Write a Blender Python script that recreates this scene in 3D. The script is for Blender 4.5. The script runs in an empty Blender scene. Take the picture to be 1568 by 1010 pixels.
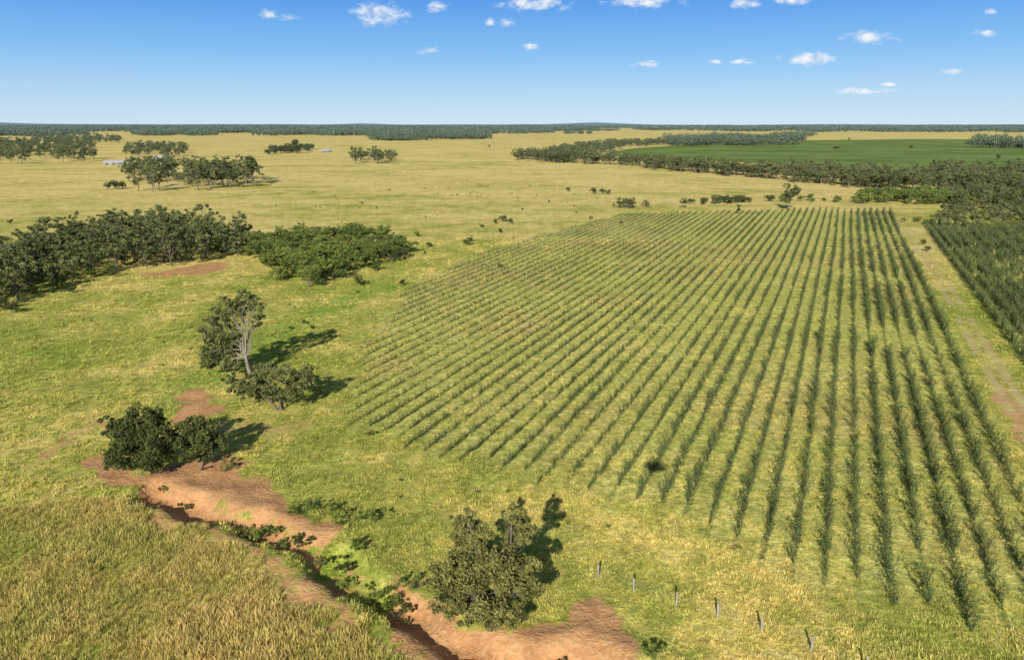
import bpy, math, random
import numpy as np
from mathutils import Vector

rng = np.random.default_rng(7)
random.seed(7)
sc = bpy.context.scene
H = 40.0
PITCH = math.radians(16.2)
F = 1079.0
CP, SP = math.cos(PITCH), math.sin(PITCH)

# image pixel -> position (metres) where its camera ray meets the flat plain
def g(px, py):
    a = (px - 784) / F
    b = (505 - py) / F
    up = -SP + b * CP
    fw = CP + b * SP
    t = H / max(-up, 1e-4)
    return (a * t, fw * t)
def P(l):
    return np.array([g(*q) for q in l])

ALPHA = math.radians(24.7)
CA, SA = math.cos(ALPHA), math.sin(ALPHA)
ROW = 2.77
SUN_AZ, SUN_EL = math.radians(12.5), math.radians(27)

# ---------------------------------------------------------------- numeric helpers
def sstep(a, b, x):
    t = np.clip((x - a) / (b - a), 0, 1)
    return t * t * (3 - 2 * t)
def vnoise(x, y, s, seed=0):
    x = x / s; y = y / s
    xi = np.floor(x).astype(np.int64); yi = np.floor(y).astype(np.int64)
    fx = x - xi; fy = y - yi
    fx = fx * fx * (3 - 2 * fx); fy = fy * fy * (3 - 2 * fy)
    def h(a, b):
        n = (a * 374761393 + b * 668265263 + seed * 1442695041) & 0x7fffffff
        n = ((n ^ (n >> 13)) * 1274126177) & 0x7fffffff
        return ((n ^ (n >> 16)) & 0xffff) / 65535.0
    return (h(xi, yi) * (1 - fx) + h(xi + 1, yi) * fx) * (1 - fy) + (h(xi, yi + 1) * (1 - fx) + h(xi + 1, yi + 1) * fx) * fy
def fnoise(x, y, s, seed=0):
    return (vnoise(x, y, s, seed) * .55 + vnoise(x, y, s * .47, seed + 1) * .3 + vnoise(x, y, s * .21, seed + 2) * .15)
def dpoly(x, y, pts, closed=False):
    d = np.full(x.shape, 1e9)
    n = len(pts)
    for i in range(n if closed else n - 1):
        ax, ay = pts[i]; bx, by = pts[(i + 1) % n]
        dx, dy = bx - ax, by - ay
        t = np.clip(((x - ax) * dx + (y - ay) * dy) / (dx * dx + dy * dy + 1e-9), 0, 1)
        d = np.minimum(d, np.hypot(x - ax - t * dx, y - ay - t * dy))
    return d
def inside(x, y, pts):
    r = np.zeros(x.shape, bool)
    n = len(pts)
    for i in range(n):
        ax, ay = pts[i]; bx, by = pts[(i + 1) % n]
        if ay == by: continue
        c = ((ay > y) != (by > y)) & (x < (bx - ax) * (y - ay) / (by - ay) + ax)
        r ^= c
    return r
def pmask(x, y, pts, soft):
    d = dpoly(x, y, pts, True)
    s = np.where(inside(x, y, pts), d, -d)
    return sstep(-soft, soft, s)

# ---------------------------------------------------------------- layout (world metres, mostly projected from image pixels)
GULLY = P([(235, 752), (330, 782), (400, 812), (470, 838), (540, 890), (610, 935), (690, 985), (790, 1012), (890, 1018), (980, 1050)])
SOILP = [P([(140, 700), (180, 685), (215, 730), (270, 705), (375, 700), (405, 755), (450, 770), (500, 800), (500, 838), (455, 836), (430, 808), (350, 796), (270, 772), (200, 762), (150, 738)]),
         P([(590, 900), (665, 922), (710, 952), (850, 955), (868, 922), (930, 932), (1000, 978), (975, 1010), (930, 1060), (700, 1080), (650, 1010), (610, 945)]),
         P([(270, 602), (312, 596), (325, 615), (322, 645), (285, 650)]),
         P([(200, 422), (330, 402), (372, 404), (300, 424)]),
         P([(1530, 595), (1560, 600), (1590, 690), (1556, 660)])]
PATHS = [(P([(-40, 760), (60, 702), (110, 668), (190, 640)]), 1.1, .55),
         (P([(160, 735), (260, 785), (360, 835), (450, 885), (560, 955), (640, 1010)]), 1.2, .6),
         (P([(325, 655), (390, 655), (440, 655)]), 3.2, .45),
         (P([(-60, 590), (60, 600), (200, 560)]), .7, .4)]
ORCH = P([(536, 645), (640, 683), (735, 702), (870, 748), (940, 764), (1040, 792), (1090, 830), (1165, 862), (1222, 890), (1320, 910), (1430, 928), (1500, 965), (1650, 1000)]).tolist()
def rowpt(p, s):
    return (p * CA + s * SA, -p * SA + s * CA)
ORCH += [rowpt(22.5, 60), rowpt(22.5, 375)]
ORCH += P([(1380, 325), (1200, 322), (950, 328), (870, 350), (740, 388), (630, 440), (570, 520), (538, 600)]).tolist()
ORCH = np.array(ORCH)
ORCH2 = np.array([rowpt(33, 40), rowpt(33, 345), rowpt(110, 345), rowpt(110, 40)])
TRACK = np.array([rowpt(27.3, 30), rowpt(27.3, 120), rowpt(27, 240), rowpt(26, 330), rowpt(10, 420), rowpt(-30, 520)])
CROP = P([(915, 238), (960, 228), (1130, 216), (1400, 213), (1700, 214), (1700, 275), (1568, 272), (1400, 277), (1270, 262), (1160, 250)])
LUSH = P([(640, 440), (570, 442), (500, 475), (420, 520), (330, 575), (270, 620)])
def hgt(x, y):
    x = np.asarray(x, float); y = np.asarray(y, float)
    near = sstep(400, 150, y)
    z = .3 * np.sin(x * .035 + 1) * np.sin(y * .028) * near
    d = dpoly(x, y, GULLY) + (fnoise(x, y, 3.0, 5) - .5) * 3.2
    z = z - 1.2 * sstep(2.2, .6, d) + .25 * sstep(5, 2.6, d) * sstep(1.2, 2.6, d)
    z = z + (fnoise(x, y, 2.2, 9) - .5) * .26 * near
    return z

def mesh_np(name, V, Fc, mats=(), midx=None, attrs=None, smooth=False, link=True):
    me = bpy.data.meshes.new(name)
    V = np.ascontiguousarray(V, dtype=np.float32); Fc = np.ascontiguousarray(Fc, dtype=np.int32)
    k = Fc.shape[1]; m = len(Fc)
    me.vertices.add(len(V)); me.vertices.foreach_set('co', V.ravel())
    me.loops.add(m * k); me.loops.foreach_set('vertex_index', Fc.ravel())
    me.polygons.add(m); me.polygons.foreach_set('loop_start', np.arange(0, m * k, k, dtype=np.int32))
    for mt in mats: me.materials.append(mt)
    if midx is not None: me.polygons.foreach_set('material_index', np.asarray(midx, dtype=np.int32))
    me.update(calc_edges=True)
    if smooth: me.polygons.foreach_set('use_smooth', np.ones(m, bool))
    if attrs:
        for an, arr in attrs.items():
            if arr.ndim == 1:
                at = me.attributes.new(an, 'FLOAT', 'POINT'); at.data.foreach_set('value', arr.astype(np.float32))
            else:
                at = me.attributes.new(an, 'FLOAT_COLOR', 'POINT'); at.data.foreach_set('color', arr.astype(np.float32).ravel())
    ob = bpy.data.objects.new(name, me)
    if link: sc.collection.objects.link(ob)
    return ob

# ---------------------------------------------------------------- node helpers
class NT:
    def __init__(s, tree): s.t = tree; s.n = tree.nodes; s.l = tree.links
    def put(s, sock, v):
        if isinstance(v, bpy.types.NodeSocket): s.l.new(v, sock)
        else:
            if hasattr(sock.default_value, '__len__') and not hasattr(v, '__len__'): v = [v] * len(sock.default_value)
            if hasattr(v, '__len__') and len(sock.default_value) == 4 and len(v) == 3: v = list(v) + [1]
            sock.default_value = v
    def math(s, op, a, b=0, c=None, clamp=False):
        n = s.n.new('ShaderNodeMath'); n.operation = op; n.use_clamp = clamp
        s.put(n.inputs[0], a); s.put(n.inputs[1], b)
        if c is not None: s.put(n.inputs[2], c)
        return n.outputs[0]
    def vmath(s, op, a, b=None, out=0):
        n = s.n.new('ShaderNodeVectorMath'); n.operation = op
        s.put(n.inputs[0], a)
        if b is not None: s.put(n.inputs[1], b)
        return n.outputs[out]
    def mix(s, f, a, b, bl='MIX'):
        n = s.n.new('ShaderNodeMix'); n.data_type = 'RGBA'; n.blend_type = bl
        s.put(n.inputs[0], f); s.put(n.inputs[6], a); s.put(n.inputs[7], b)
        return n.outputs[2]
    def noise(s, vec, scale, detail=3, rough=.55, dist=0):
        n = s.n.new('ShaderNodeTexNoise'); s.put(n.inputs['Vector'], vec)
        n.inputs['Scale'].default_value = scale; n.inputs['Detail'].default_value = detail
        n.inputs['Roughness'].default_value = rough; n.inputs['Distortion'].default_value = dist
        return n.outputs[0]
    def rng(s, v, a, b, c=0, d=1, smooth=False):
        n = s.n.new('ShaderNodeMapRange'); n.clamp = True
        if smooth: n.interpolation_type = 'SMOOTHSTEP'
        s.put(n.inputs[0], v)
        for i, q in enumerate((a, b, c, d)): s.put(n.inputs[i + 1], q)
        return n.outputs[0]
    def grey(s, v):
        cx = s.n.new('ShaderNodeCombineXYZ')
        for i in range(3): s.l.new(v, cx.inputs[i])
        return cx.outputs[0]
    def attr(s, name, out='Fac'):
        n = s.n.new('ShaderNodeAttribute'); n.attribute_name = name
        return n.outputs[out]
    def pos(s): return s.n.new('ShaderNodeNewGeometry').outputs['Position']
def new_mat(name):
    m = bpy.data.materials.new(name); m.use_nodes = True
    m.node_tree.nodes.clear()
    return m, NT(m.node_tree)
def finish(N, shader):
    o = N.n.new('ShaderNodeOutputMaterial'); N.l.new(shader, o.inputs[0])
def principled(N, col, rough=.8, spec=.2, bump=None, bs=.5, bd=.1):
    p = N.n.new('ShaderNodeBsdfPrincipled')
    N.put(p.inputs['Base Color'], col); N.put(p.inputs['Roughness'], rough)
    N.put(p.inputs['Specular IOR Level'], spec)
    if bump is not None:
        b = N.n.new('ShaderNodeBump'); b.inputs['Strength'].default_value = bs; b.inputs['Distance'].default_value = bd
        N.l.new(bump, b.inputs['Height']); N.l.new(b.outputs[0], p.inputs['Normal'])
    return p.outputs[0]

def pasture(N, pos, lo=False):
    """shared pasture colour, from world position only"""
    sepn = N.n.new('ShaderNodeSeparateXYZ'); N.l.new(pos, sepn.inputs[0])
    y = sepn.outputs[1]
    n1 = N.noise(pos, .011, 2, .55, 0)
    n2 = N.noise(pos, .07, 3, .65)
    n3 = N.noise(pos, .45, 1 if lo else 2, .6)
    st = N.vmath('MULTIPLY', pos, (.005, .024, 1))
    n5 = N.noise(st, 1.0, 3, .65, 0)
    dryd = N.rng(y, 140, 480, 0, .42)
    k = N.math('ADD', N.math('MULTIPLY', n1, 1.5), N.math('MULTIPLY', n2, 1.6))
    k = N.math('ADD', k, N.math('MULTIPLY', n3, .8))
    k = N.math('ADD', k, N.math('MULTIPLY', n5, 1.3))
    k = N.math('ADD', k, dryd)
    f = N.rng(k, 2.2, 2.8)
    c = N.mix(f, (.285, .335, .048), (.57, .50, .12))
    f2 = N.rng(k, 2.62, 3.2)
    c = N.mix(f2, c, (.82, .63, .23))
    return c, (n1, n2, n3, n5, y, k)

# ---------------------------------------------------------------- GROUND
def make_ground():
    def grow(a, k, lim):
        o = [a]; st = .7
        while o[-1] < lim:
            st = max(st, o[-1] * k); o.append(o[-1] + st)
        return o
    xr = grow(130, .02, 42000)
    xl = [-v for v in grow(110, .02, 42000)]
    xs = np.array(sorted(xl[1:]) + list(np.arange(-110, 130, .7)) + xr)
    ys = np.concatenate([np.arange(-300, 30, 12.), np.arange(30, 150, .7), np.array(grow(150, .012, 3000)), 3040 * 1.06 ** np.arange(1, 48)])
    X, Y = np.meshgrid(xs, ys)
    nx, ny = len(xs), len(ys)
    x, y = X.ravel(), Y.ravel()
    z = hgt(x, y)
    i = np.arange(nx * ny).reshape(ny, nx)
    Fc = np.stack([i[:-1, :-1].ravel(), i[:-1, 1:].ravel(), i[1:, 1:].ravel(), i[1:, :-1].ravel()], 1)
    A = masks(x, y)
    B = masksB(x, y)
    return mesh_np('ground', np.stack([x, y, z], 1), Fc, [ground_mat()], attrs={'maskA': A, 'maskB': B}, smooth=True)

def masks(x, y):
    wx = x + (fnoise(x, y, 4, 1) - .5) * 6.5; wy = y + (fnoise(x, y, 4, 2) - .5) * 6.5
    soil = np.zeros(x.shape)
    for p in SOILP: soil = np.maximum(soil, pmask(wx, wy, p, 1.0))
    soil *= .3 + .7 * sstep(.12, .36, fnoise(x, y, 5.5, 77))
    d = dpoly(x, y, GULLY) + (fnoise(x, y, 3.0, 5) - .5) * 3.2
    soil = np.maximum(soil, .95 * sstep(2.0, .6, d) * sstep(.30, .50, fnoise(x, y, 6, 3)))
    for p, w, s in PATHS:
        soil = np.maximum(soil, s * sstep(w * 1.5, w * .4, dpoly(wx, wy, p) * 1.0) * sstep(.2, .5, fnoise(x, y, 6, 13)))
    orch = np.maximum(pmask(wx, wy, ORCH, 3.0), pmask(x, y, ORCH2, 1.5))
    crop = pmask(x, y, CROP, 6)
    lush = np.maximum(sstep(7, 1, dpoly(wx, wy, LUSH)), .25 * sstep(9, 2, dpoly(wx, wy, GULLY)))
    return np.stack([soil, orch, crop, lush], 1)
def masksB(x, y):
    dt = dpoly(x, y, TRACK)
    tr = sstep(1.1, .3, np.abs(dt - 1.1)) * .8 + .35 * sstep(4, 1.5, dt)
    tr *= .35 + .65 * sstep(.25, .6, fnoise(x, y, 9, 78))
    tp = P([(-300, 800), (160, 760), (330, 815), (450, 885), (560, 945), (660, 1060), (300, 1400), (-800, 1200)])
    tall = pmask(x, y, tp, 2.0)
    red = sstep(.5, .74, fnoise(x, y, 24, 21)) * pmask(x, y, ORCH, 4)
    return np.stack([tr, tall, red, np.ones(x.shape)], 1)

def ground_mat():
    m, N = new_mat('ground_pasture')
    pos = N.pos()
    c, (n1, n2, n3, n5, y, k) = pasture(N, pos)
    a = N.n.new('ShaderNodeAttribute'); a.attribute_name = 'maskA'
    sa = N.n.new('ShaderNodeSeparateColor'); N.l.new(a.outputs['Color'], sa.inputs[0])
    b = N.n.new('ShaderNodeAttribute'); b.attribute_name = 'maskB'
    sb = N.n.new('ShaderNodeSeparateColor'); N.l.new(b.outputs['Color'], sb.inputs[0])
    soil, orch, crop, lush = sa.outputs[0], sa.outputs[1], sa.outputs[2], a.outputs['Alpha']
    track, tall, red = sb.outputs[0], sb.outputs[1], sb.outputs[2]
    n4 = N.noise(pos, 2.6, 3, .65)
    n6 = N.noise(pos, .9, 4, .7)
    n7 = N.noise(pos, .22, 3, .7)
    c = N.mix(N.math('MULTIPLY', lush, .7), c, (.24, .37, .05))
    # orchard floor with row structure
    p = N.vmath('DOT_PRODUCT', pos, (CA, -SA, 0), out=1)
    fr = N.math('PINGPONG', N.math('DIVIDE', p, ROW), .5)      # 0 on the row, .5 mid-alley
    oc = N.mix(N.rng(n6, .35, .65), (.42, .44, .085), (.68, .61, .18))
    oc = N.mix(N.math('MULTIPLY', red, .35), oc, (.58, .36, .16))
    oc = N.mix(N.rng(N.noise(pos, .16, 3), .56, .72, 0, .4), oc, (.58, .41, .19))
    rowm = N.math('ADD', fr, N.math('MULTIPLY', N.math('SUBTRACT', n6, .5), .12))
    oc = N.mix(N.math('MULTIPLY', N.rng(rowm, .05, .15, 1, 0), .7), oc, (.11, .15, .035))  # dark green under-row strip; also paints the rows' shadow lines into the floor
    c = N.mix(N.math('MULTIPLY', orch, .88), c, oc)
    # crop
    q = N.math('PINGPONG', N.math('DIVIDE', N.vmath('DOT_PRODUCT', pos, (.95, .3, 0), out=1), 9.0), .5)
    cc = N.mix(N.rng(N.noise(pos, .01, 4), .4, .6), (.15, .235, .05), (.27, .345, .085))
    cc = N.mix(N.rng(q, .1, .35, .4, 0), cc, (.10, .13, .045))
    c = N.mix(crop, c, cc)
    # mottling
    mo = N.math('MULTIPLY', N.rng(n4, .3, .7, .72, 1.26), N.rng(n6, .3, .7, .76, 1.24))
    mo = N.math('MULTIPLY', mo, N.rng(n7, .3, .7, .78, 1.18))
    c = N.mix(1.0, c, N.grey(mo), 'MULTIPLY')
    # bare soil
    sc1 = N.mix(N.rng(N.noise(pos, .35, 4), .35, .65), (.68, .36, .15), (.46, .22, .09))
    sc1 = N.mix(N.rng(n4, .45, .75, 0, .6), sc1, (.78, .52, .27))
    sf = N.rng(N.math('ADD', soil, N.math('MULTIPLY', N.math('SUBTRACT', n6, .5), 1.4)), .3, .7)
    c = N.mix(sf, c, sc1)
    tf = N.rng(N.math('ADD', track, N.math('MULTIPLY', N.math('SUBTRACT', n6, .5), 1.2)), .2, 1.0, 0, .65)
    tc = N.mix(N.rng(n2, .35, .65), (.60, .42, .19), (.70, .56, .26))
    c = N.mix(tf, c, tc)
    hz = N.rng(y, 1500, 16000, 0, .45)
    c = N.mix(hz, c, (.48, .50, .36))  # pale haze painted into the far ground colour
    bmp = N.math('ADD', N.math('MULTIPLY', n4, .6), n6)
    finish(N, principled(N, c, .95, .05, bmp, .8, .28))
    return m

# ---------------------------------------------------------------- plant materials
def haze_mix(N, c, amt=.85):  # aerial haze painted into leaf colour, stronger with distance from the world origin
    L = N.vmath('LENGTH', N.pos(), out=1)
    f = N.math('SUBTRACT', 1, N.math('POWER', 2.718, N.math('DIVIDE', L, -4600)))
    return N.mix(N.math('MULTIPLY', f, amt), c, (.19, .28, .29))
def leaf_mat(name, dark, light, hz=True, var=.25, trans=.25):
    m, N = new_mat(name)
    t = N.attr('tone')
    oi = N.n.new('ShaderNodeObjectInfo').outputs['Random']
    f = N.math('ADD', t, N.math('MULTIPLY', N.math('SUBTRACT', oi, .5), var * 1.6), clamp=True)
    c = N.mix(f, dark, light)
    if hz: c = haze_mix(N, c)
    p = principled(N, c, .6, .15)
    if trans > 0:
        tr = N.n.new('ShaderNodeBsdfTranslucent'); N.put(tr.inputs[0], c)
        ms = N.n.new('ShaderNodeMixShader'); ms.inputs[0].default_value = trans
        N.l.new(p, ms.inputs[1]); N.l.new(tr.outputs[0], ms.inputs[2]); p = ms.outputs[0]
    finish(N, p); return m
def bark_mat(name, c1, c2):
    m, N = new_mat(name)
    pos = N.n.new('ShaderNodeTexCoord').outputs['Object']
    n = N.noise(N.vmath('MULTIPLY', pos, (3, 3, .8)), 2.0, 3)
    finish(N, principled(N, N.mix(N.rng(n, .35, .65), c1, c2), .85, .15, n, .5, .03)); return m
def plain(name, c1, c2, scale=3, rough=.7):
    m, N = new_mat(name)
    n = N.noise(N.n.new('ShaderNodeTexCoord').outputs['Object'], scale, 4)
    finish(N, principled(N, N.mix(N.rng(n, .35, .65), c1, c2), rough, .25, n, .2, .02)); return m

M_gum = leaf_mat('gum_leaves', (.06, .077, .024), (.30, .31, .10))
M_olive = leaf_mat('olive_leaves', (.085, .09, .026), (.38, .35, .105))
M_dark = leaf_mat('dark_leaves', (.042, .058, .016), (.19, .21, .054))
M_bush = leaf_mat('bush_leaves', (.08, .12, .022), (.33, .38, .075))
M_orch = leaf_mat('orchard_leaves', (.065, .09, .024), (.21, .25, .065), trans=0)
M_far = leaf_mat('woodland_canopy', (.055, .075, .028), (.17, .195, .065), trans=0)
M_bark = bark_mat('grey_bark', (.13, .105, .08), (.25, .21, .165))
M_pale = bark_mat('pale_gum_bark', (.20, .17, .13), (.37, .33, .26))
M_twig = bark_mat('twig_bark', (.06, .06, .04), (.12, .11, .075))

# ---------------------------------------------------------------- plant builder
class Geo:
    def __init__(s): s.V = []; s.F = []; s.M = []; s.T = []; s.n = 0
    def add(s, V, Fc, mi, tone):
        s.V.append(V); s.F.append(Fc + s.n); s.M.append(np.full(len(Fc), mi)); s.T.append(tone); s.n += len(V)
    def tube(s, pts, rad, k=6, mi=0):
        pts = np.asarray(pts, float); n = len(pts); V = []
        for i in range(n):
            d = pts[min(i + 1, n - 1)] - pts[max(i - 1, 0)]; d /= np.linalg.norm(d) + 1e-9
            u = np.cross(d, [0.3, 1, .2]); u /= np.linalg.norm(u) + 1e-9; v = np.cross(d, u)
            a = np.arange(k) * 2 * np.pi / k
            V.append(pts[i] + rad[i] * (np.cos(a)[:, None] * u + np.sin(a)[:, None] * v))
        V = np.concatenate(V); Fc = []
        for i in range(n - 1):
            for j in range(k):
                Fc.append((i * k + j, i * k + (j + 1) % k, (i + 1) * k + (j + 1) % k, (i + 1) * k + j))
        s.add(V, np.array(Fc), mi, np.full(len(V), .5))
    def leaves(s, C, out, size, tone, mi=1, asp=.55, r=None, rnd=.9):
        n = len(C)
        nr = out + r.normal(size=(n, 3)) * rnd; nr /= np.linalg.norm(nr, axis=1)[:, None] + 1e-9
        u = np.cross(nr, r.normal(size=(n, 3))); u /= np.linalg.norm(u, axis=1)[:, None] + 1e-9
        v = np.cross(nr, u)
        sz = size * r.uniform(.6, 1.4, n)[:, None]
        V = np.stack([C + u * sz, C + v * sz * asp, C - u * sz, C - v * sz * asp], 1).reshape(-1, 3)
        s.add(V, np.arange(n * 4).reshape(n, 4), mi, np.repeat(tone, 4))
    def obj(s, name, mats, link=True):
        return mesh_np(name, np.concatenate(s.V), np.concatenate(s.F), mats, np.concatenate(s.M), {'tone': np.concatenate(s.T)}, link=link)
def curve(a, b, n, wob, r):
    a = np.asarray(a, float); b = np.asarray(b, float)
    t = np.linspace(0, 1, n)[:, None]
    L = np.linalg.norm(b - a)
    p = a + (b - a) * t
    p[:, 2] += (np.sin(t[:, 0] * np.pi) * L * .08)
    w = r.normal(size=(n, 3)) * wob * L; w[0] = 0; w[-1] = 0
    return p + w
def tree(name, lobes, fork, tr, mats, seed, leaf=.16, kc=5.5, nl=70, rc=.34, link=True, stems=1, flat=.75, twig=True, shell=.5, bare=()):
    r = np.random.default_rng(seed); G = Geo()
    bases = [np.array([r.normal() * .25 * (stems > 1), r.normal() * .25 * (stems > 1), -.25]) for _ in range(stems)]
    forks = []
    for b in bases:
        fp = np.array([b[0] * 2.5 + r.normal() * .15, b[1] * 2.5 + r.normal() * .15, fork * r.uniform(.85, 1.1)])
        G.tube(curve(b, fp, 6, .025, r), np.linspace(tr * 1.25, tr * .8, 6) / math.sqrt(stems), 8); forks.append(fp)
    for bl in bare:
        pts = curve(forks[0], bl, 6, .04, r); G.tube(pts, np.linspace(tr * .5, tr * .12, 6), 6)
        for _ in range(5):
            q = pts[r.integers(2, 6)]; e = q + r.normal(size=3) * [.9, .9, .5] + [0, 0, .9]
            G.tube(curve(q, e, 4, .06, r), np.linspace(tr * .18, tr * .04, 4), 5)
    zt = max(l[2] + l[3] for l in lobes)
    for lb in lobes:
        c = np.array(lb[:3], float); R = lb[3]
        f = min(forks, key=lambda q: np.linalg.norm(q[:2] - c[:2]))
        rl = tr * .5 * (R / 3) ** .5
        limb = curve(f, c, 6, .04, r)
        G.tube(limb, np.linspace(rl, rl * .45, 6), 6)
        nc = max(3, int(kc * R * R))
        for _ in range(nc):
            d = r.normal(size=3); d /= np.linalg.norm(d); d[2] = d[2] * .9 + .12
            cc = c + d * R * np.array([1, 1, flat]) * r.uniform(shell, 1.0)
            if cc[2] < .35: cc[2] = .35 + r.uniform(0, .4)
            if twig: G.tube(curve(limb[r.integers(3, 6)], cc, 3, .05, r), [rl * .28, rl * .18, rl * .06], 3)
            rr = R * rc * r.uniform(.6, 1.25)
            n = int(nl * r.uniform(.6, 1.3))
            o = r.normal(size=(n, 3)); o /= np.linalg.norm(o, axis=1)[:, None]
            C = cc + o * rr * (r.uniform(0, 1, n) ** .5)[:, None] * np.array([1, 1, .7])
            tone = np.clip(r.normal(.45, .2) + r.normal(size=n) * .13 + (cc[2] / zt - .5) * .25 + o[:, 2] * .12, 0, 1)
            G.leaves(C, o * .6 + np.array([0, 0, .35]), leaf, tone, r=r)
    return G.obj(name, mats, link)

def place(ob, px, py, rot=0, s=1.0):
    x, y = g(px, py)
    ob.location = (x, y, float(hgt(np.array([x]), np.array([y]))[0])); ob.rotation_euler = (0, 0, rot); ob.scale = (s, s, s)
    return ob

# ---------------------------------------------------------------- GN instancer
def inst_tree(coll):
    t = bpy.data.node_groups.new('scatter_' + coll.name, 'GeometryNodeTree')
    t.interface.new_socket('Geometry', in_out='INPUT', socket_type='NodeSocketGeometry')
    t.interface.new_socket('Geometry', in_out='OUTPUT', socket_type='NodeSocketGeometry')
    n = t.nodes; l = t.links
    gi = n.new('NodeGroupInput'); go = n.new('NodeGroupOutput')
    ci = n.new('GeometryNodeCollectionInfo'); ci.inputs[0].default_value = coll
    ci.inputs[1].default_value = True; ci.inputs[2].default_value = True
    ip = n.new('GeometryNodeInstanceOnPoints'); ip.inputs['Pick Instance'].default_value = True
    def na(name, ty):
        q = n.new('GeometryNodeInputNamedAttribute'); q.data_type = ty; q.inputs[0].default_value = name; return q.outputs[0]
    cx = n.new('ShaderNodeCombineXYZ'); l.new(na('rotz', 'FLOAT'), cx.inputs[2])
    er = n.new('FunctionNodeEulerToRotation'); l.new(cx.outputs[0], er.inputs[0])
    l.new(gi.outputs[0], ip.inputs['Points']); l.new(ci.outputs[0], ip.inputs['Instance'])
    l.new(na('idx', 'INT'), ip.inputs['Instance Index']); l.new(er.outputs[0], ip.inputs['Rotation'])
    l.new(na('scl', 'FLOAT_VECTOR'), ip.inputs['Scale'])
    l.new(ip.outputs[0], go.inputs[0])
    return t
GN = {}
def scatter(name, pts, scl, idx, coll, rot=None):
    pts = np.asarray(pts, np.float32); n = len(pts)
    me = bpy.data.meshes.new(name); me.vertices.add(n); me.vertices.foreach_set('co', pts.ravel())
    scl = np.asarray(scl, np.float32)
    if scl.ndim == 1: scl = np.repeat(scl[:, None], 3, 1)
    if rot is None: rot = rng.uniform(0, 6.283, n)
    a = me.attributes.new('rotz', 'FLOAT', 'POINT'); a.data.foreach_set('value', np.asarray(rot, np.float32))
    a = me.attributes.new('idx', 'INT', 'POINT'); a.data.foreach_set('value', np.asarray(idx, np.int32))
    a = me.attributes.new('scl', 'FLOAT_VECTOR', 'POINT'); a.data.foreach_set('vector', np.ascontiguousarray(scl).ravel())
    me.update()
    ob = bpy.data.objects.new(name, me); sc.collection.objects.link(ob)
    if coll.name not in GN: GN[coll.name] = inst_tree(coll)
    md = ob.modifiers.new('scatter', 'NODES'); md.node_group = GN[coll.name]
    return ob
def collection(name, obs):
    c = bpy.data.collections.new(name)
    for o in obs: c.objects.link(o)
    return c
def withz(x, y): return np.stack([x, y, hgt(x, y)], 1)

def in_poly(poly, n, mind=0):
    poly = np.asarray(poly); lo = poly.min(0); hi = poly.max(0)
    out = []; tries = 0
    while len(out) < n and tries < 60:
        q = rng.uniform(lo, hi, (n * 4, 2)); q = q[inside(q[:, 0], q[:, 1], poly)]
        for a in q:
            if mind == 0 or all((a[0] - b[0]) ** 2 + (a[1] - b[1]) ** 2 > mind * mind for b in out): out.append(a)
            if len(out) >= n: break
        tries += 1
    return np.array(out)
def along(poly, n, w):
    poly = np.asarray(poly); seg = np.linalg.norm(np.diff(poly, axis=0), axis=1); cs = np.concatenate([[0], np.cumsum(seg)])
    s = rng.uniform(0, cs[-1], n)
    x = np.interp(s, cs, poly[:, 0]); y = np.interp(s, cs, poly[:, 1])
    return np.stack([x + rng.normal(0, w, n), y + rng.normal(0, w, n)], 1)

# ================================================================ BUILD
ground = make_ground()

# --- near trees -------------------------------------------------
t1 = tree('olive_green_wattle_tree', [(-3.2, 0, 5.6, 2.2), (-1.4, .8, 8.2, 1.8), (1.2, -.6, 6.6, 2.4), (2.3, .2, 4.0, 2.0), (-1.0, -1.2, 3.7, 2.3), (-3.2, -.5, 3.0, 1.8), (2.5, .6, 8.8, 1.6), (.2, 0, 2.0, 1.9), (.3, .9, 5.4, 2.0), (3.2, 0, 6.2, 1.4), (-4.2, .3, 4.4, 1.2), (2.3, .2, 10.6, 1.2), (-1.7, .4, 10.2, 1.2), (1.5, -.8, 1.9, 1.6), (-1.6, -.6, 1.8, 1.5)],
          1.2, .3, [M_bark, M_olive], 11, leaf=.13, kc=7, nl=125, rc=.31, stems=4)
place(t1, 750, 966, s=.95)
t2 = tree('dark_wattle_tree', [(-2.2, 0, 5.0, 2.1), (0, .4, 6.5, 2.0), (1.8, 0, 5.0, 2.0), (-1.6, -.6, 2.6, 2.2), (1.2, -.8, 2.5, 2.2), (-.3, 0, 4, 2.3), (2.9, .5, 3.2, 1.5), (-3.2, 0, 6.2, 1.2), (-2.8, -.4, 1.8, 1.6), (1.2, .3, 7.2, 1.1)],
          1.0, .26, [M_bark, M_dark], 12, leaf=.15, kc=7, nl=80, stems=3)
place(t2, 226, 722, s=1.05)
t3 = tree('dark_wattle_tree', [(-1.4, 0, 3.6, 1.7), (.9, .2, 4.4, 1.8), (1.9, 0, 2.6, 1.6), (-.9, -.4, 2.0, 1.7), (.3, 0, 2.6, 2.0), (0, 0, 5.2, 1.2), (1.2, -.3, 1.6, 1.3)],
          .8, .2, [M_bark, M_dark], 13, leaf=.15, kc=7, nl=80, stems=3)
place(t3, 304, 712, s=1.08)
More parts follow.
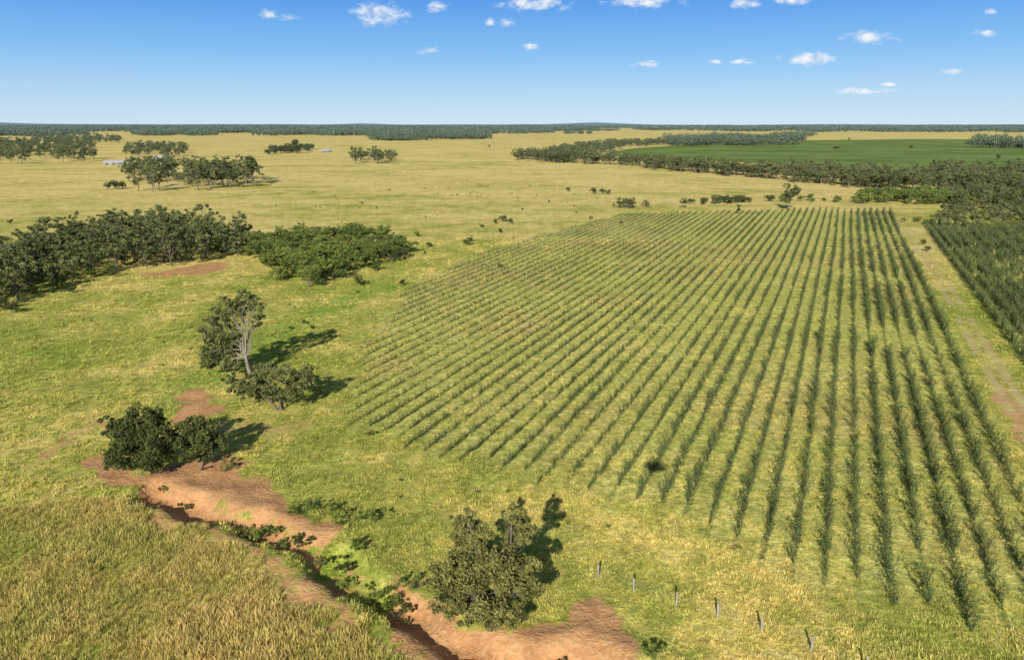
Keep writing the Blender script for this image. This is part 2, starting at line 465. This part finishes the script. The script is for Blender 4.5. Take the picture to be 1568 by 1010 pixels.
t4 = tree('tall_gum_tree', [(-1.9, 0, 12.8, 1.9), (.3, .3, 13.6, 1.7), (1.9, .2, 12.2, 1.5), (-3.9, 0, 10.9, 2.0), (-5.6, .5, 8.6, 2.1), (-4.2, -.5, 7.0, 2.4), (-5.6, 0, 4.8, 2.3), (-3.4, .4, 4.4, 2.2), (-2.6, -.4, 2.6, 1.8), (2.4, 0, 10.4, 1.2), (-.8, .8, 11.2, 1.6), (-2.6, .5, 9.2, 1.5), (-6.4, 0, 2.8, 1.8), (-2.2, .6, 6.2, 1.7), (1.2, 1.2, 9.0, 1.1), (-1.4, -.6, 8.0, 1.1), (1.5, .8, 13.2, 1.2)],
          4.0, .30, [M_pale, M_gum], 14, leaf=.17, kc=6.5, nl=60, rc=.3, bare=[(.8, 0, 12.4), (-1.6, 0, 11.5), (2.0, 0, 10.5)])
place(t4, 384, 580)
t5 = tree('spreading_gum_tree', [(-3.8, 0, 4.2, 2.2), (-1.5, .5, 5.2, 2.2), (1.2, 0, 4.9, 2.2), (3.3, .2, 4.2, 2.1), (-2.4, -.8, 3.0, 1.9), (2.4, -.8, 2.8, 1.8), (4.2, 0, 5.6, 1.3), (-4.8, 0, 2.6, 1.5), (-6.0, 0, 3.4, 1.6), (0, -.5, 2.6, 1.5), (-6.8, .4, 4.6, 1.3)],
          1.3, .26, [M_bark, M_gum], 15, leaf=.16, kc=6.5, nl=60, rc=.3, stems=3)
place(t5, 430, 627, s=1.04)

# --- gully shrubs ---------------------------------------------------
def shrub(seed, h, mat, link=True, name='green_shrub'):
    r = random.Random(seed)
    return tree(name, [(r.uniform(-.7, .7) * h, r.uniform(-.6, .6) * h, h * r.uniform(.25, .65), h * r.uniform(.2, .42)) for _ in range(6)],
                .25, .06, [M_twig, mat], seed, leaf=.08, kc=16, nl=45, rc=.45, link=link, twig=True, shell=.3)
for i, (px, py, h, m) in enumerate([(465, 786, 1.8, M_bush), (395, 812, 1.8, M_bush), (420, 808, 1.6, M_bush), (535, 800, 1.7, M_bush), (575, 802, 1.7, M_bush), (372, 808, 1.5, M_bush),
                                    (522, 858, 1.9, M_dark), (600, 915, 1.9, M_bush), (576, 905, 1.4, M_bush), (350, 716, 1.6, M_bush), (459, 826, 1.6, M_dark), (565, 668, 1.2, M_bush),
                                    (545, 845, 1.5, M_bush), (510, 782, 1.4, M_bush), (862, 1004, 1.0, M_olive), (610, 935, 1.6, M_dark), (1000, 1012, 1.3, M_bush),
                                    (440, 822, 1.2, M_bush), (490, 850, 1.1, M_olive), (640, 905, 1.2, M_olive), (530, 885, 1.2, M_bush), (250, 745, .9, M_olive), (565, 925, 1.0, M_olive), (700, 905, 1.3, M_bush), (625, 900, 1.2, M_bush), (280, 765, 1.0, M_olive)]):
    place(shrub(100 + i, h, m), px, py)

# --- prototypes ----------------------------------------------------
def gum_proto(i, mat, h, bark):
    r = random.Random(i)
    lob = []
    n = r.randint(6, 8)
    for k in range(n):
        a = k * 6.28 / n + r.uniform(-.4, .4); z = h * r.uniform(.28, .86); rad = h * (.27 if z < .7 * h else .14) * r.uniform(.5, 1.1)
        lob.append((math.cos(a) * rad, math.sin(a) * rad, z, h * r.uniform(.15, .22)))
    lob.append((0, 0, h * .84, h * .16)); lob.append((0, 0, h * .5, h * .2))
    return tree('gum_%d' % i, lob, h * .22, h * .018, [bark, mat], i, leaf=h * .025, kc=70 / h / h * 1.8, nl=42, rc=.4, link=False, twig=False)
PR_gum = collection('gum_prototypes', [gum_proto(200 + i, M_gum, 10., M_pale if i == 2 else M_bark) for i in range(6)])
def bush_proto(i, mat, h):
    r = random.Random(i)
    lob = [(r.uniform(-.3, .3) * h, r.uniform(-.3, .3) * h, h * r.uniform(.25, .7), h * r.uniform(.24, .34)) for k in range(7)]
    return tree('bush_%d' % i, lob, h * .12, h * .03, [M_bark, mat], i, leaf=h * .03, kc=70 / h / h * 1.6, nl=45, rc=.38, link=False, twig=False)
PR_bush = collection('bush_prototypes', [bush_proto(300 + i, M_bush, 6.) for i in range(4)])
PR_dark = collection('dark_bush_prototypes', [bush_proto(320 + i, M_dark, 6.) for i in range(3)])

def wood_block(i):
    r = np.random.default_rng(i); G = Geo()
    for k in range(30):
        c = np.array([r.uniform(-30, 30), r.uniform(-30, 30), 0]); h = r.uniform(8, 18); R = h * r.uniform(.3, .42)
        n = 75
        o = r.normal(size=(n, 3)); o /= np.linalg.norm(o, axis=1)[:, None]
        C = c + np.array([0, 0, h * .58]) + o * np.array([R, R, h * .4]) * r.uniform(.5, 1, n)[:, None]
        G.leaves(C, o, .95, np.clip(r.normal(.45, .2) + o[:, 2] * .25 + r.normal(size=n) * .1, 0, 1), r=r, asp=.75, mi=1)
        G.tube([c, c + [0, 0, h * .5]], [.3, .2], 4, 0)
    return G.obj('wood_block_%d' % i, [M_bark, M_far], False)
PR_wood = collection('woodland_prototypes', [wood_block(400 + i) for i in range(3)])

def trees_at(name, xy, hmin, hmax, coll, base):
    n = len(xy); s = rng.uniform(hmin, hmax, n) / base
    sv = np.stack([s * rng.uniform(.9, 1.25, n), s * rng.uniform(.9, 1.25, n), s], 1)
    return scatter(name, withz(xy[:, 0], xy[:, 1]), sv, rng.integers(0, len(coll.objects), n), coll)

trees_at('gum_grove', in_poly(P([(-90, 445), (0, 410), (100, 370), (240, 356), (370, 366), (375, 392), (270, 408), (200, 415), (130, 427), (60, 456), (-90, 492)]), 112, 4.5), 7.5, 13, PR_gum, 10)
trees_at('grove_undergrowth', in_poly(P([(-60, 470), (60, 450), (200, 410), (370, 390), (420, 360), (350, 350), (100, 370), (-60, 440)]), 120, 3), 2, 4.5, PR_bush, 6)
trees_at('bushy_thicket', in_poly(P([(375, 385), (440, 362), (600, 366), (625, 388), (560, 412), (480, 442), (425, 440), (400, 405)]), 92, 2.8), 4.5, 7.4, PR_bush, 6)
trees_at('gum_grove', in_poly(P([(200, 297), (385, 288), (395, 274), (300, 264), (190, 270)]), 60, 6), 13, 20, PR_gum, 10)
trees_at('gum_grove', in_poly(P([(-90, 253), (145, 249), (150, 228), (100, 219), (-90, 224)]), 220, 8), 13, 19, PR_gum, 10)
trees_at('gum_grove', in_poly(P([(190, 242), (288, 240), (290, 228), (200, 226)]), 80, 7), 11, 16, PR_gum, 10)
trees_at('gum_grove', in_poly(P([(50, 222), (185, 220), (185, 213), (60, 212)]), 120, 7), 13, 18, PR_gum, 10)
trees_at('gum_grove', in_poly(P([(530, 253), (610, 252), (607, 243), (535, 244)]), 22, 6), 12, 18, PR_gum, 10)
trees_at('gum_grove', in_poly(P([(410, 238), (482, 233), (478, 227), (412, 230)]), 45, 6), 8, 14, PR_dark, 6)
trees_at('creek_tree_belt', along(P([(800, 243), (870, 249), (960, 252), (1050, 262), (1160, 271), (1260, 280), (1350, 288), (1440, 293), (1568, 300), (1660, 306)]), 420, 9), 8, 15, PR_gum, 10)
trees_at('creek_tree_belt', along(P([(840, 246), (905, 230), (960, 223), (1050, 221), (1200, 224)]), 400, 22), 11, 16, PR_gum, 10)
trees_at('creek_tree_belt', in_poly(P([(1170, 272), (1330, 283), (1450, 290), (1640, 298), (1640, 268), (1440, 264), (1370, 274), (1200, 262)]), 150, 6), 9, 15, PR_gum, 10)
trees_at('bushy_thicket', in_poly(P([(1300, 312), (1480, 314), (1660, 318), (1660, 300), (1330, 299)]), 150, 3.5), 4.5, 8, PR_bush, 6)
trees_at('gum_grove', in_poly(P([(1440, 318), (1660, 320), (1660, 296), (1440, 296)]), 60, 4), 8, 13, PR_gum, 10)
trees_at('gum_grove', in_poly(P([(1440, 347), (1568, 350), (1680, 355), (1680, 325), (1455, 322)]), 60, 4), 6, 10, PR_gum, 10)
trees_at('shrub_line', along(P([(938, 319), (1000, 317)]), 14, 2), 3, 6, PR_gum, 10)
trees_at('shrub_line', along(P([(1060, 313), (1100, 311), (1172, 308)]), 22, 3), 3.0, 5.5, PR_dark, 6)
trees_at('shrub_line', along(P([(1175, 306), (1300, 309)]), 14, 4), 2.5, 5, PR_bush, 6)
trees_at('shrub_line', along(P([(1390, 338), (1440, 345)]), 8, 2), 2, 3, PR_bush, 6)
tr = []; szs = []
for (px, py, s) in [(657, 378, 2.2), (715, 376, 2.8), (720, 370, 2), (738, 349, 1.8), (757, 343, 2.4), (770, 340, 3), (782, 342, 2.2), (765, 357, 2), (870, 293, 3), (910, 297, 4), (922, 297, 4), (930, 298, 3),
                    (577, 416, 3), (553, 438, 3), (600, 402, 5), (615, 437, 1.6), (620, 395, 3), (640, 362, 2), (766, 409, 1.2), (800, 322, 1.5), (555, 312, 1.3), (545, 345, 1.4), (700, 300, 1.4), (840, 310, 1.4),
                    (15, 343, 2.0), (20, 480, 3), (0, 475, 3), (110, 450, 2), (175, 425, 2.5), (750, 226, 5), (786, 232, 4), (1280, 230, 9), (1395, 228, 8), (1215, 216, 8), (1300, 215, 7), (1480, 222, 8), (1530, 245, 7), (905, 336, 1.5), (952, 343, 1.3), (165, 290, 5), (178, 290, 6), (188, 289, 5), (1420, 385, 2.4), (1414, 374, 2), (445, 505, 1), (465, 497, 1), (480, 505, .9)]:
    tr.append(g(px, py)); szs.append(s)
tr = np.array(tr); szs = np.array(szs)
scatter('paddock_shrubs', withz(tr[:, 0], tr[:, 1]), szs / 6 * 1.1, rng.integers(0, 3, len(tr)), PR_dark)
q = in_poly(P([(400, 470), (640, 480), (900, 340), (960, 300), (700, 270), (400, 300), (450, 345), (640, 345), (650, 400)]), 90)
scatter('paddock_weeds', withz(q[:, 0], q[:, 1]), rng.uniform(.06, .2, len(q)), rng.integers(0, 3, len(q)), PR_dark)
q = in_poly(P([(0, 480), (300, 440), (640, 480), (560, 640), (700, 720), (900, 780), (1000, 860), (700, 840), (400, 690), (100, 620)]), 160)
scatter('paddock_weeds', withz(q[:, 0], q[:, 1]), rng.uniform(.03, .09, len(q)), rng.integers(0, 4, len(q)), PR_bush)

def solo(name, seed, h, px, py, mat, bark, wide=1.0):
    r = random.Random(seed)
    lob = []
    for k in range(8):
        a = k * 6.28 / 8 + r.uniform(-.4, .4); z = h * r.uniform(.35, .85); rad = h * .28 * wide * r.uniform(.3, 1)
        lob.append((math.cos(a) * rad, math.sin(a) * rad, z, h * r.uniform(.13, .2)))
    place(tree(name, lob, h * .28, h * .025, [bark, mat], seed, leaf=.28, kc=4, nl=30, rc=.35), px, py)
solo('gum_tree', 501, 13.5, 1208, 321, M_gum, M_pale)
solo('round_shade_tree', 502, 6.5, 1047, 318, M_dark, M_bark, .8)
solo('small_cypress_tree', 503, 4.6, 1130, 327, M_dark, M_bark, .35)
solo('gum_tree', 504, 12, 1368, 292, M_dark, M_bark, .8)
solo('pine_tree', 505, 22, 454, 235, M_dark, M_bark, .3)

# --- far woodland --------------------------------------------------
pts = []; scl = []
for (a, b, yn, yf, dens) in [(-150, 165, 209, 196.5, .9), (165, 235, 204, 196, .6), (235, 325, 208, 200, 1.15), (325, 590, 204, 196, .6), (420, 585, 208, 204, .9), (590, 740, 215.5, 200, 1.15), (740, 835, 205, 197, .7),
                             (835, 1100, 201, 196, .5), (850, 1000, 206, 203, .25), (1020, 1200, 223, 214, .85), (1200, 1750, 211, 205, .5), (1100, 1750, 203, 196.5, .65), (1490, 1750, 227, 218, 1.), (-250, 1850, 196.3, 193.6, .85), (325, 600, 196, 194, .6)]:
    y0 = g(784, yn)[1]; y1 = g(784, yf)[1]
    yy = y0
    while yy < y1:
        s = min(max(yy / 1500, 1), 6); st = 55 * s
        wdt = (b - a) / F * yy
        n = wdt / st * dens
        n = int(n) + (rng.random() < n % 1)
        px = rng.uniform(a, b, n)
        yv = yy + rng.uniform(0, st, n)
        xv = (px - 784) / F * yv * .995
        keep = fnoise(xv, yv * .6, 520, 31) > (.68 - dens * .42)
        for x_, y_ in zip(xv[keep], yv[keep]):
            pts.append((x_, y_, 0)); scl.append((s, s, rng.uniform(.7, 1.4) * (1 + .22 * (s - 1))))
        yy += st
scatter('distant_woodland', np.array(pts), np.array(scl), rng.integers(0, 3, len(pts)), PR_wood)
print('blocks', len(pts))

# --- distant hills ---------------------------------------------------
n = 400
ang = np.linspace(-1.0, 1.0, n); R = 24000.
hh = 30 + 50 * fnoise(ang * 1000 + 5000, ang * 0 + 3, 120, 41) + 120 * np.exp(-((ang + .66) / .06) ** 2) + 45 * np.exp(-((ang + .2) / .03) ** 2) + 60 * np.exp(-((ang - .11) / .05) ** 2)
V = []
for k, (rr, f) in enumerate([(0, 0), (1500, 1), (4000, 0)]):
    V.append(np.stack([np.sin(ang) * (R + rr), np.cos(ang) * (R + rr), hh * f - (5 if f == 0 else 0)], 1))
V = np.concatenate(V); i = np.arange(n - 1)
Fc = np.concatenate([np.stack([i + k * n, i + 1 + k * n, i + 1 + (k + 1) * n, i + (k + 1) * n], 1) for k in range(2)])
mesh_np('distant_hills', V, Fc, [plain('hazy_hill', (.20, .31, .38), (.23, .34, .40), .001)], smooth=True)  # blue of the distant haze is put into the hill colour

# --- orchard rows ----------------------------------------------------
def orchard_proto(i, nst, nleaf, spread, low=.2):
    r = np.random.default_rng(i); G = Geo()
    for k in range(nst):
        a = r.uniform(0, 6.28); L = r.uniform(1.3, 2.2); d = np.array([math.cos(a) * spread, math.sin(a) * spread, 1]) * L
        pts = curve((0, 0, -.05), d, 5, .05, r); G.tube(pts, np.linspace(.028, .006, 5), 4)
        m = nleaf // nst
        t = r.uniform(low, 1.05, m); C = np.stack([np.interp(t, np.linspace(0, 1, 5), pts[:, j]) for j in range(3)], 1) + r.normal(size=(m, 3)) * .14
        C[:, 2] = np.maximum(C[:, 2], .1)
        G.leaves(C, np.tile([0, 0, .3], (m, 1)), .085, np.clip(r.normal(.35, .2, m) + .2 * t, 0, 1), r=r, asp=.45)
    return G.obj('orchard_plant_%d' % i, [M_twig, M_orch], False)
PR_or = collection('orchard_prototypes', [orchard_proto(600 + i, 5, 200, .22, .05) for i in range(4)] + [orchard_proto(610 + i, 4, 85, .28) for i in range(3)])
xs, ys, ss, ids, rots = [], [], [], [], []
def fill(poly, pmin, pmax, smin, smax, hfun, stepf):
    k0 = math.ceil(pmin / ROW); k1 = math.floor(pmax / ROW)
    for k in range(k0, k1 + 1):
        step = stepf(k * ROW)
        s = np.arange(smin, smax, step); s = s + rng.normal(0, .15, len(s))
        p = k * ROW + rng.normal(0, .07, len(s)) + .15 * np.sin(s * .03 + k)
        x = p * CA + s * SA; y = -p * SA + s * CA
        e = rng.uniform(-3, 3)
        keep = inside(x - e * SA, y - e * CA, poly)
        nz = fnoise(x, y, 14, 51)
        keep &= (nz + rng.uniform(-.3, .3, len(s))) > .25
        gx, gy = g(1372, 525)
        keep &= np.hypot(x - gx, (y - gy) * .7) > 6
        x, y, p = x[keep], y[keep], p[keep]
        h = hfun(p, x, y, nz[keep]) * rng.uniform(.65, 1.25, len(x)) * rng.uniform(.88, 1.1)
        xs.extend(x); ys.extend(y); ss.extend(h)
        sparse = (rng.random(len(x)) < np.where((p < 6) & (p > -28) & (y < 110), .7, .18))
        ids.extend(np.where(sparse, rng.integers(4, 7, len(x)), rng.integers(0, 4, len(x))))
fill(ORCH, -116, 22.5, 40, 400, lambda p, x, y, nz: np.interp(p, [-100, -60, -35, -10, 5, 22], [.36, .40, .52, .82, 1.0, 1.1]) * (.65 + .68 * nz), lambda p: .7 if p < -30 else (1.0 if p < -12 else 1.25))
fill(ORCH2, 33, 110, 60, 345, lambda p, x, y, nz: 1.3 * (.8 + .4 * nz), lambda p: 1.05)
xs = np.array(xs); ys = np.array(ys); ss = np.array(ss)
scatter('orchard_tree_rows', withz(xs, ys), np.stack([ss, ss, ss], 1), np.array(ids), PR_or)
print('orchard plants', len(xs))

# --- grass -------------------------------------------------------------
def grass_mat(name, tallg=False):
    m, N = new_mat(name)
    pos = N.pos()
    c, nn = pasture(N, pos, True)
    t = N.attr('tone')
    if tallg:
        c = N.mix(N.rng(nn[1], .40, .60, .05, .7), c, (.60, .44, .15))
        c = N.mix(N.rng(t, .1, 1, 0, .4), c, (.74, .58, .25))
    else:
        c = N.mix(N.rng(t, .1, 1, 0, .38), c, (.82, .71, .26))
    oi = N.n.new('ShaderNodeObjectInfo').outputs['Random']
    v = N.math('MULTIPLY', N.rng(oi, 0, 1, .76, 1.42), N.rng(t, 0, .6, .7 if tallg else .86, 1.12))
    c = N.mix(1, c, N.grey(v), 'MULTIPLY')
    d = N.n.new('ShaderNodeBsdfDiffuse'); N.put(d.inputs[0], c)
    tr = N.n.new('ShaderNodeBsdfTranslucent'); N.put(tr.inputs[0], c)
    ms = N.n.new('ShaderNodeMixShader'); ms.inputs[0].default_value = .25
    N.l.new(d.outputs[0], ms.inputs[1]); N.l.new(tr.outputs[0], ms.inputs[2])
    finish(N, ms.outputs[0]); return m
M_grass = grass_mat('grass_blades')
M_tallg = grass_mat('tall_grass_blades', True)
def tuft(i, nb, h, rad, w, lean, mat):
    r = np.random.default_rng(i); V = []; T = []; Fc = []
    for k in range(nb):
        a = r.uniform(0, 6.28); rr = rad * r.uniform(0, 1) ** .5; b = np.array([math.cos(a) * rr, math.sin(a) * rr, -.03])
        hh = h * r.uniform(.55, 1.15); a2 = a + r.normal() * .8; ln = lean * r.uniform(.3, 1.2) * hh
        d = np.array([math.cos(a2), math.sin(a2), 0]); sdir = np.array([-d[1], d[0], 0]); sdir = np.cos(1) * d + np.sin(1) * sdir if r.random() < .5 else sdir
        m = b + d * ln * .35 + [0, 0, hh * .6]; e = b + d * ln + [0, 0, hh]
        o = len(V)
        V += [b - sdir * w, b + sdir * w, m + sdir * w * .8, m - sdir * w * .8, e + sdir * w * .25, e - sdir * w * .25]
        T += [0, 0, .45, .45, 1, 1]
        Fc += [(o, o + 1, o + 2, o + 3), (o + 3, o + 2, o + 4, o + 5)]
    return mesh_np('tuft_%d' % i, np.array(V), np.array(Fc), [mat], attrs={'tone': np.array(T)}, link=False)
PR_gr = collection('grass_prototypes', [tuft(700 + i, 14, .19, .24, .022, .9, M_grass) for i in range(4)])
PR_tall = collection('tall_grass_prototypes', [tuft(720 + i, 16, .48, .3, .022, .6, M_tallg) for i in range(4)])
N_ = 100000
r_ = 40 * (260 / 40) ** rng.random(N_); th = rng.uniform(-.80, .80, N_)
x = np.sin(th) * r_; y = np.cos(th) * r_
A = masks(x, y); B = masksB(x, y)
clump = fnoise(x, y, 3.5, 91)
keep = (A[:, 0] < .3) & (B[:, 0] < .7) & (rng.random(N_) > .35 * A[:, 1]) & (clump + rng.uniform(-.2, .2, N_) > .36)
x, y, A, B, r_, clump = x[keep], y[keep], A[keep], B[keep], r_[keep], clump[keep]
tall = B[:, 1] > .5
nz = fnoise(x, y, 9, 61)
s = rng.uniform(.6, 1.3, len(x)) * (.4 + .6 * nz + .7 * clump) * (1 + r_ / 300) * np.where(A[:, 1] > .5, .75, 1.0)
nt = ~tall
scatter('pasture_grass', withz(x[nt], y[nt]), s[nt], rng.integers(0, 4, nt.sum()), PR_gr)
q = in_poly(P([(-300, 800), (160, 762), (330, 815), (450, 887), (560, 948), (660, 1060), (300, 1300), (-700, 1200)]), 20000)
if len(q):
    A = masks(q[:, 0], q[:, 1]); q = q[A[:, 0] < .35]
    nz = fnoise(q[:, 0], q[:, 1], 8, 62) * .6 + fnoise(q[:, 0], q[:, 1], 3, 63) * .5
    scatter('tall_grass', withz(q[:, 0], q[:, 1]), rng.uniform(.6, 1.2, len(q)) * (.25 + 1.4 * nz), rng.integers(0, 4, len(q)), PR_tall)

# --- fence -------------------------------------------------------------
G = Geo(); fp = [g(px, py) for px, py in [(915, 890), (970, 910), (1035, 931), (1098, 951), (1165, 971), (1242, 999), (1325, 1030)]]
M_wood = bark_mat('weathered_post', (.28, .24, .19), (.46, .41, .34)); M_wire = plain('fence_wire', (.25, .25, .25), (.32, .3, .28))
tops = []
for (x, y) in fp:
    z = float(hgt(np.array([x]), np.array([y]))[0])
    l = rng.normal(0, .06, 2)
    G.tube([(x, y, z - .3), (x + l[0] * .5, y + l[1] * .5, z + .7), (x + l[0], y + l[1], z + 1.35), (x + l[0], y + l[1], z + 1.37)], [.1, .095, .085, .01], 8)
    tops.append((x, y, z))
for hz in (.4, .8, 1.2):
    for a, b in zip(tops[:-1], tops[1:]):
        a = np.array(a) + [0, 0, hz]; b = np.array(b) + [0, 0, hz]; G.tube([a, (a + b) / 2 - [0, 0, .05], b], [.006] * 3, 4, 1)
G.obj('wire_fence', [M_wood, M_wire])

# --- water -------------------------------------------------------------
wp = P([(-120, 372), (-20, 373), (35, 377), (42, 383), (10, 389), (-120, 396)])
me = bpy.data.meshes.new('farm_dam_water'); me.from_pydata([(x, y, .35) for x, y in wp], [], [tuple(range(len(wp)))]); me.update()
m, N = new_mat('water'); nn = N.noise(N.pos(), 1.5, 3); finish(N, principled(N, (.12, .12, .09), .5, .1, nn, .3, .05)); me.materials.append(m)
sc.collection.objects.link(bpy.data.objects.new('farm_dam_water', me))

# --- farm buildings -------------------------------------------------------
M_wall = plain('shed_wall', (.34, .33, .30), (.42, .41, .38)); M_roof = plain('metal_roof', (.50, .50, .48), (.6, .6, .58), rough=.95); M_door = plain('door_paint', (.12, .14, .16), (.16, .18, .2))
def box(name, lo, hi, mat, par):
    x0, y0, z0 = lo; x1, y1, z1 = hi
    V = [(x0, y0, z0), (x1, y0, z0), (x1, y1, z0), (x0, y1, z0), (x0, y0, z1), (x1, y0, z1), (x1, y1, z1), (x0, y1, z1)]
    o = mesh_np(name, np.array(V), np.array([(0, 3, 2, 1), (4, 5, 6, 7), (0, 1, 5, 4), (1, 2, 6, 5), (2, 3, 7, 6), (3, 0, 4, 7)]), [mat]); o.parent = par; return o
def shed(name, px, py, L, W, h, rot):
    e = bpy.data.objects.new(name, None); sc.collection.objects.link(e)
    box('walls', (-L / 2, -W / 2, 0), (L / 2, W / 2, h), M_wall, e)
    rh = W * .22; o = .5
    V = [(-L / 2 - o, -W / 2 - o, h - .1), (L / 2 + o, -W / 2 - o, h - .1), (L / 2 + o, 0, h + rh), (-L / 2 - o, 0, h + rh), (-L / 2 - o, W / 2 + o, h - .1), (L / 2 + o, W / 2 + o, h - .1)]
    ro = mesh_np('roof', np.array(V), np.array([(0, 1, 2, 3), (3, 2, 5, 4)]), [M_roof]); ro.parent = e
    gb = mesh_np('gables', np.array([(-L / 2, -W / 2, h), (-L / 2, W / 2, h), (-L / 2, 0, h + rh - .15), (L / 2, -W / 2, h), (L / 2, W / 2, h), (L / 2, 0, h + rh - .15)]), np.array([(0, 1, 2), (3, 4, 5)]), [M_wall]); gb.parent = e
    for k in range(3):
        xx = -L / 2 + L * (k + .5) / 3
        box('door_%d' % k, (xx - 1.4, -W / 2 - .06, 0), (xx + 1.4, -W / 2 - .01, h * .75), M_door, e)
    x, y = g(px, py); e.location = (x, y, 0); e.rotation_euler = (0, 0, rot)
shed('farm_shed', 176, 252, 19, 9, 2.6, .2)
shed('farm_shed', 248, 245, 22, 9, 3.0, -.15)
shed('farmhouse', 500, 233, 13, 8, 3, .1)

# --- survey drone that carries the camera (its shadow lies in the orchard) --------
dr = bpy.data.objects.new('survey_drone', None); sc.collection.objects.link(dr)
M_blk = plain('drone_plastic', (.03, .03, .03), (.05, .05, .05))
G = Geo(); G.tube([(0, 0, -.18), (0, 0, -.14), (0, 0, .14), (0, 0, .2)], [.1, .8, .85, .1], 16); o = G.obj('body', [M_blk]); o.parent = dr
for k in range(6):
    a = k * math.pi / 3; e = np.array([math.cos(a), math.sin(a), 0]) * 1.15
    G = Geo(); G.tube([e * .3, e], [.05, .04], 8); G.tube([e, e + [0, 0, .14]], [.06, .05], 10); G.tube([e + [0, 0, .14], e + [0, 0, .15]], [.55, .55], 24)
    G.tube([e + [0, 0, .15], e + [0, 0, .151]], [.55, .01], 24)
    o = G.obj('arm_%d' % k, [M_blk]); o.parent = dr
dr.location = (0, -1.0, H + 1.0)

# ---------------------------------------------------------------- light
d = Vector((math.sin(SUN_AZ) * math.cos(SUN_EL), math.cos(SUN_AZ) * math.cos(SUN_EL), -math.sin(SUN_EL)))
sl = bpy.data.lights.new('sun', 'SUN'); sl.energy = 5.0; sl.angle = math.radians(.5); sl.color = (1, .965, .88)
so = bpy.data.objects.new('sun', sl); so.rotation_euler = d.to_track_quat('-Z', 'Y').to_euler(); so.location = (-50, -50, 100); sc.collection.objects.link(so)

w = bpy.data.worlds.new('World'); sc.world = w; w.use_nodes = True
w.node_tree.nodes.clear(); N = NT(w.node_tree)
sky = N.n.new('ShaderNodeTexSky'); sky.sky_type = 'NISHITA'; sky.sun_disc = False
sky.sun_elevation = SUN_EL; sky.sun_rotation = math.pi + SUN_AZ
sky.air_density = 1.0; sky.dust_density = .3; sky.ozone_density = 2.0; sky.altitude = 0
dirv = N.n.new('ShaderNodeTexCoord').outputs['Generated']
sp = N.n.new('ShaderNodeSeparateXYZ'); N.l.new(dirv, sp.inputs[0])
rp = N.n.new('ShaderNodeValToRGB'); N.l.new(sp.outputs[2], rp.inputs[0])
el = rp.color_ramp.elements
el[0].position = 0; el[0].color = (.60, .78, .93, 1); el[1].position = 1; el[1].color = (.07, .10, .15, 1)
for p_, c_ in ((.04, (.41, .67, .93)), (.09, (.20, .50, .91)), (.16, (.055, .29, .82)), (.30, (.08, .16, .30))):
    e_ = el.new(p_); e_.color = (*c_, 1)
base = N.mix(.88, sky.outputs[0], N.mix(1, rp.outputs[0], (10, 10, 10), 'MULTIPLY'))
yy = N.math('MAXIMUM', sp.outputs[1], .05)
cu = N.n.new('ShaderNodeCombineXYZ'); N.l.new(N.math('DIVIDE', sp.outputs[0], yy), cu.inputs[0]); N.l.new(N.math('DIVIDE', sp.outputs[2], yy), cu.inputs[1])
uv = cu.outputs[0]
uvs = N.vmath('MULTIPLY', uv, (1, 1.8, 1))
acc = None
for (px, py, wx, hy) in [(582, 22, 38, 17), (560, 18, 22, 8), (412, 22, 12, 7), (443, 27, 14, 5), (672, 11, 15, 9), (775, 35, 16, 6), (750, 35, 8, 5), (820, 6, 48, 10), (657, 78, 17, 6), (811, 71, 13, 5), (985, 2, 50, 10),
                         (986, 99, 20, 5), (1142, 5, 22, 7), (1137, 95, 17, 5), (1238, 91, 36, 9), (1258, 87, 16, 8), (1330, 58, 38, 10), (1511, 51, 18, 5), (1458, 109, 20, 4), (1320, 139, 46, 5), (1215, 1, 30, 6), (1514, 19, 10, 5), (1360, 130, 12, 3), (1095, 95, 10, 3)]:
    a = (px - 784) / F; b = (505 - py) / F; fw = CP + b * SP; u0 = a / fw; v0 = (-SP + b * CP) / fw
    ia, ib = F / wx * .85, F / hy * .85
    L = N.vmath('LENGTH', N.vmath('MULTIPLY', N.vmath('SUBTRACT', uv, (u0, v0, 0)), (ia, ib, 0)), out=1)
    acc = L if acc is None else N.math('MINIMUM', acc, L)
nz = N.noise(uvs, 50, 4, .66, 0)
den = N.math('ADD', N.math('SUBTRACT', 1.0, acc), N.math('MULTIPLY', N.math('SUBTRACT', nz, .5), 2.3))
den = N.rng(den, .0, 1.1, 0, .93, True)
den = N.math('MULTIPLY', den, N.rng(acc, .9, 1.6, 1, 0))
ccol = N.mix(N.rng(nz, .38, .62), (6.4, 7.4, 8.6), (9.6, 9.7, 9.9))
col = N.mix(den, base, ccol)
bg = N.n.new('ShaderNodeBackground'); N.l.new(col, bg.inputs[0]); bg.inputs[1].default_value = .1
wo = N.n.new('ShaderNodeOutputWorld'); N.l.new(bg.outputs[0], wo.inputs[0])

# ---------------------------------------------------------------- camera
cd = bpy.data.cameras.new('camera'); cam = bpy.data.objects.new('camera', cd); sc.collection.objects.link(cam)
cd.sensor_width = 36; cd.lens = F / 1568 * 36; cd.clip_end = 90000; cd.clip_start = .5
cam.location = (0, 0, H); cam.rotation_euler = (math.pi / 2 - PITCH, 0, 0)
sc.camera = cam
sc.view_settings.view_transform = 'Standard'; sc.view_settings.look = 'None'; sc.view_settings.exposure = 0
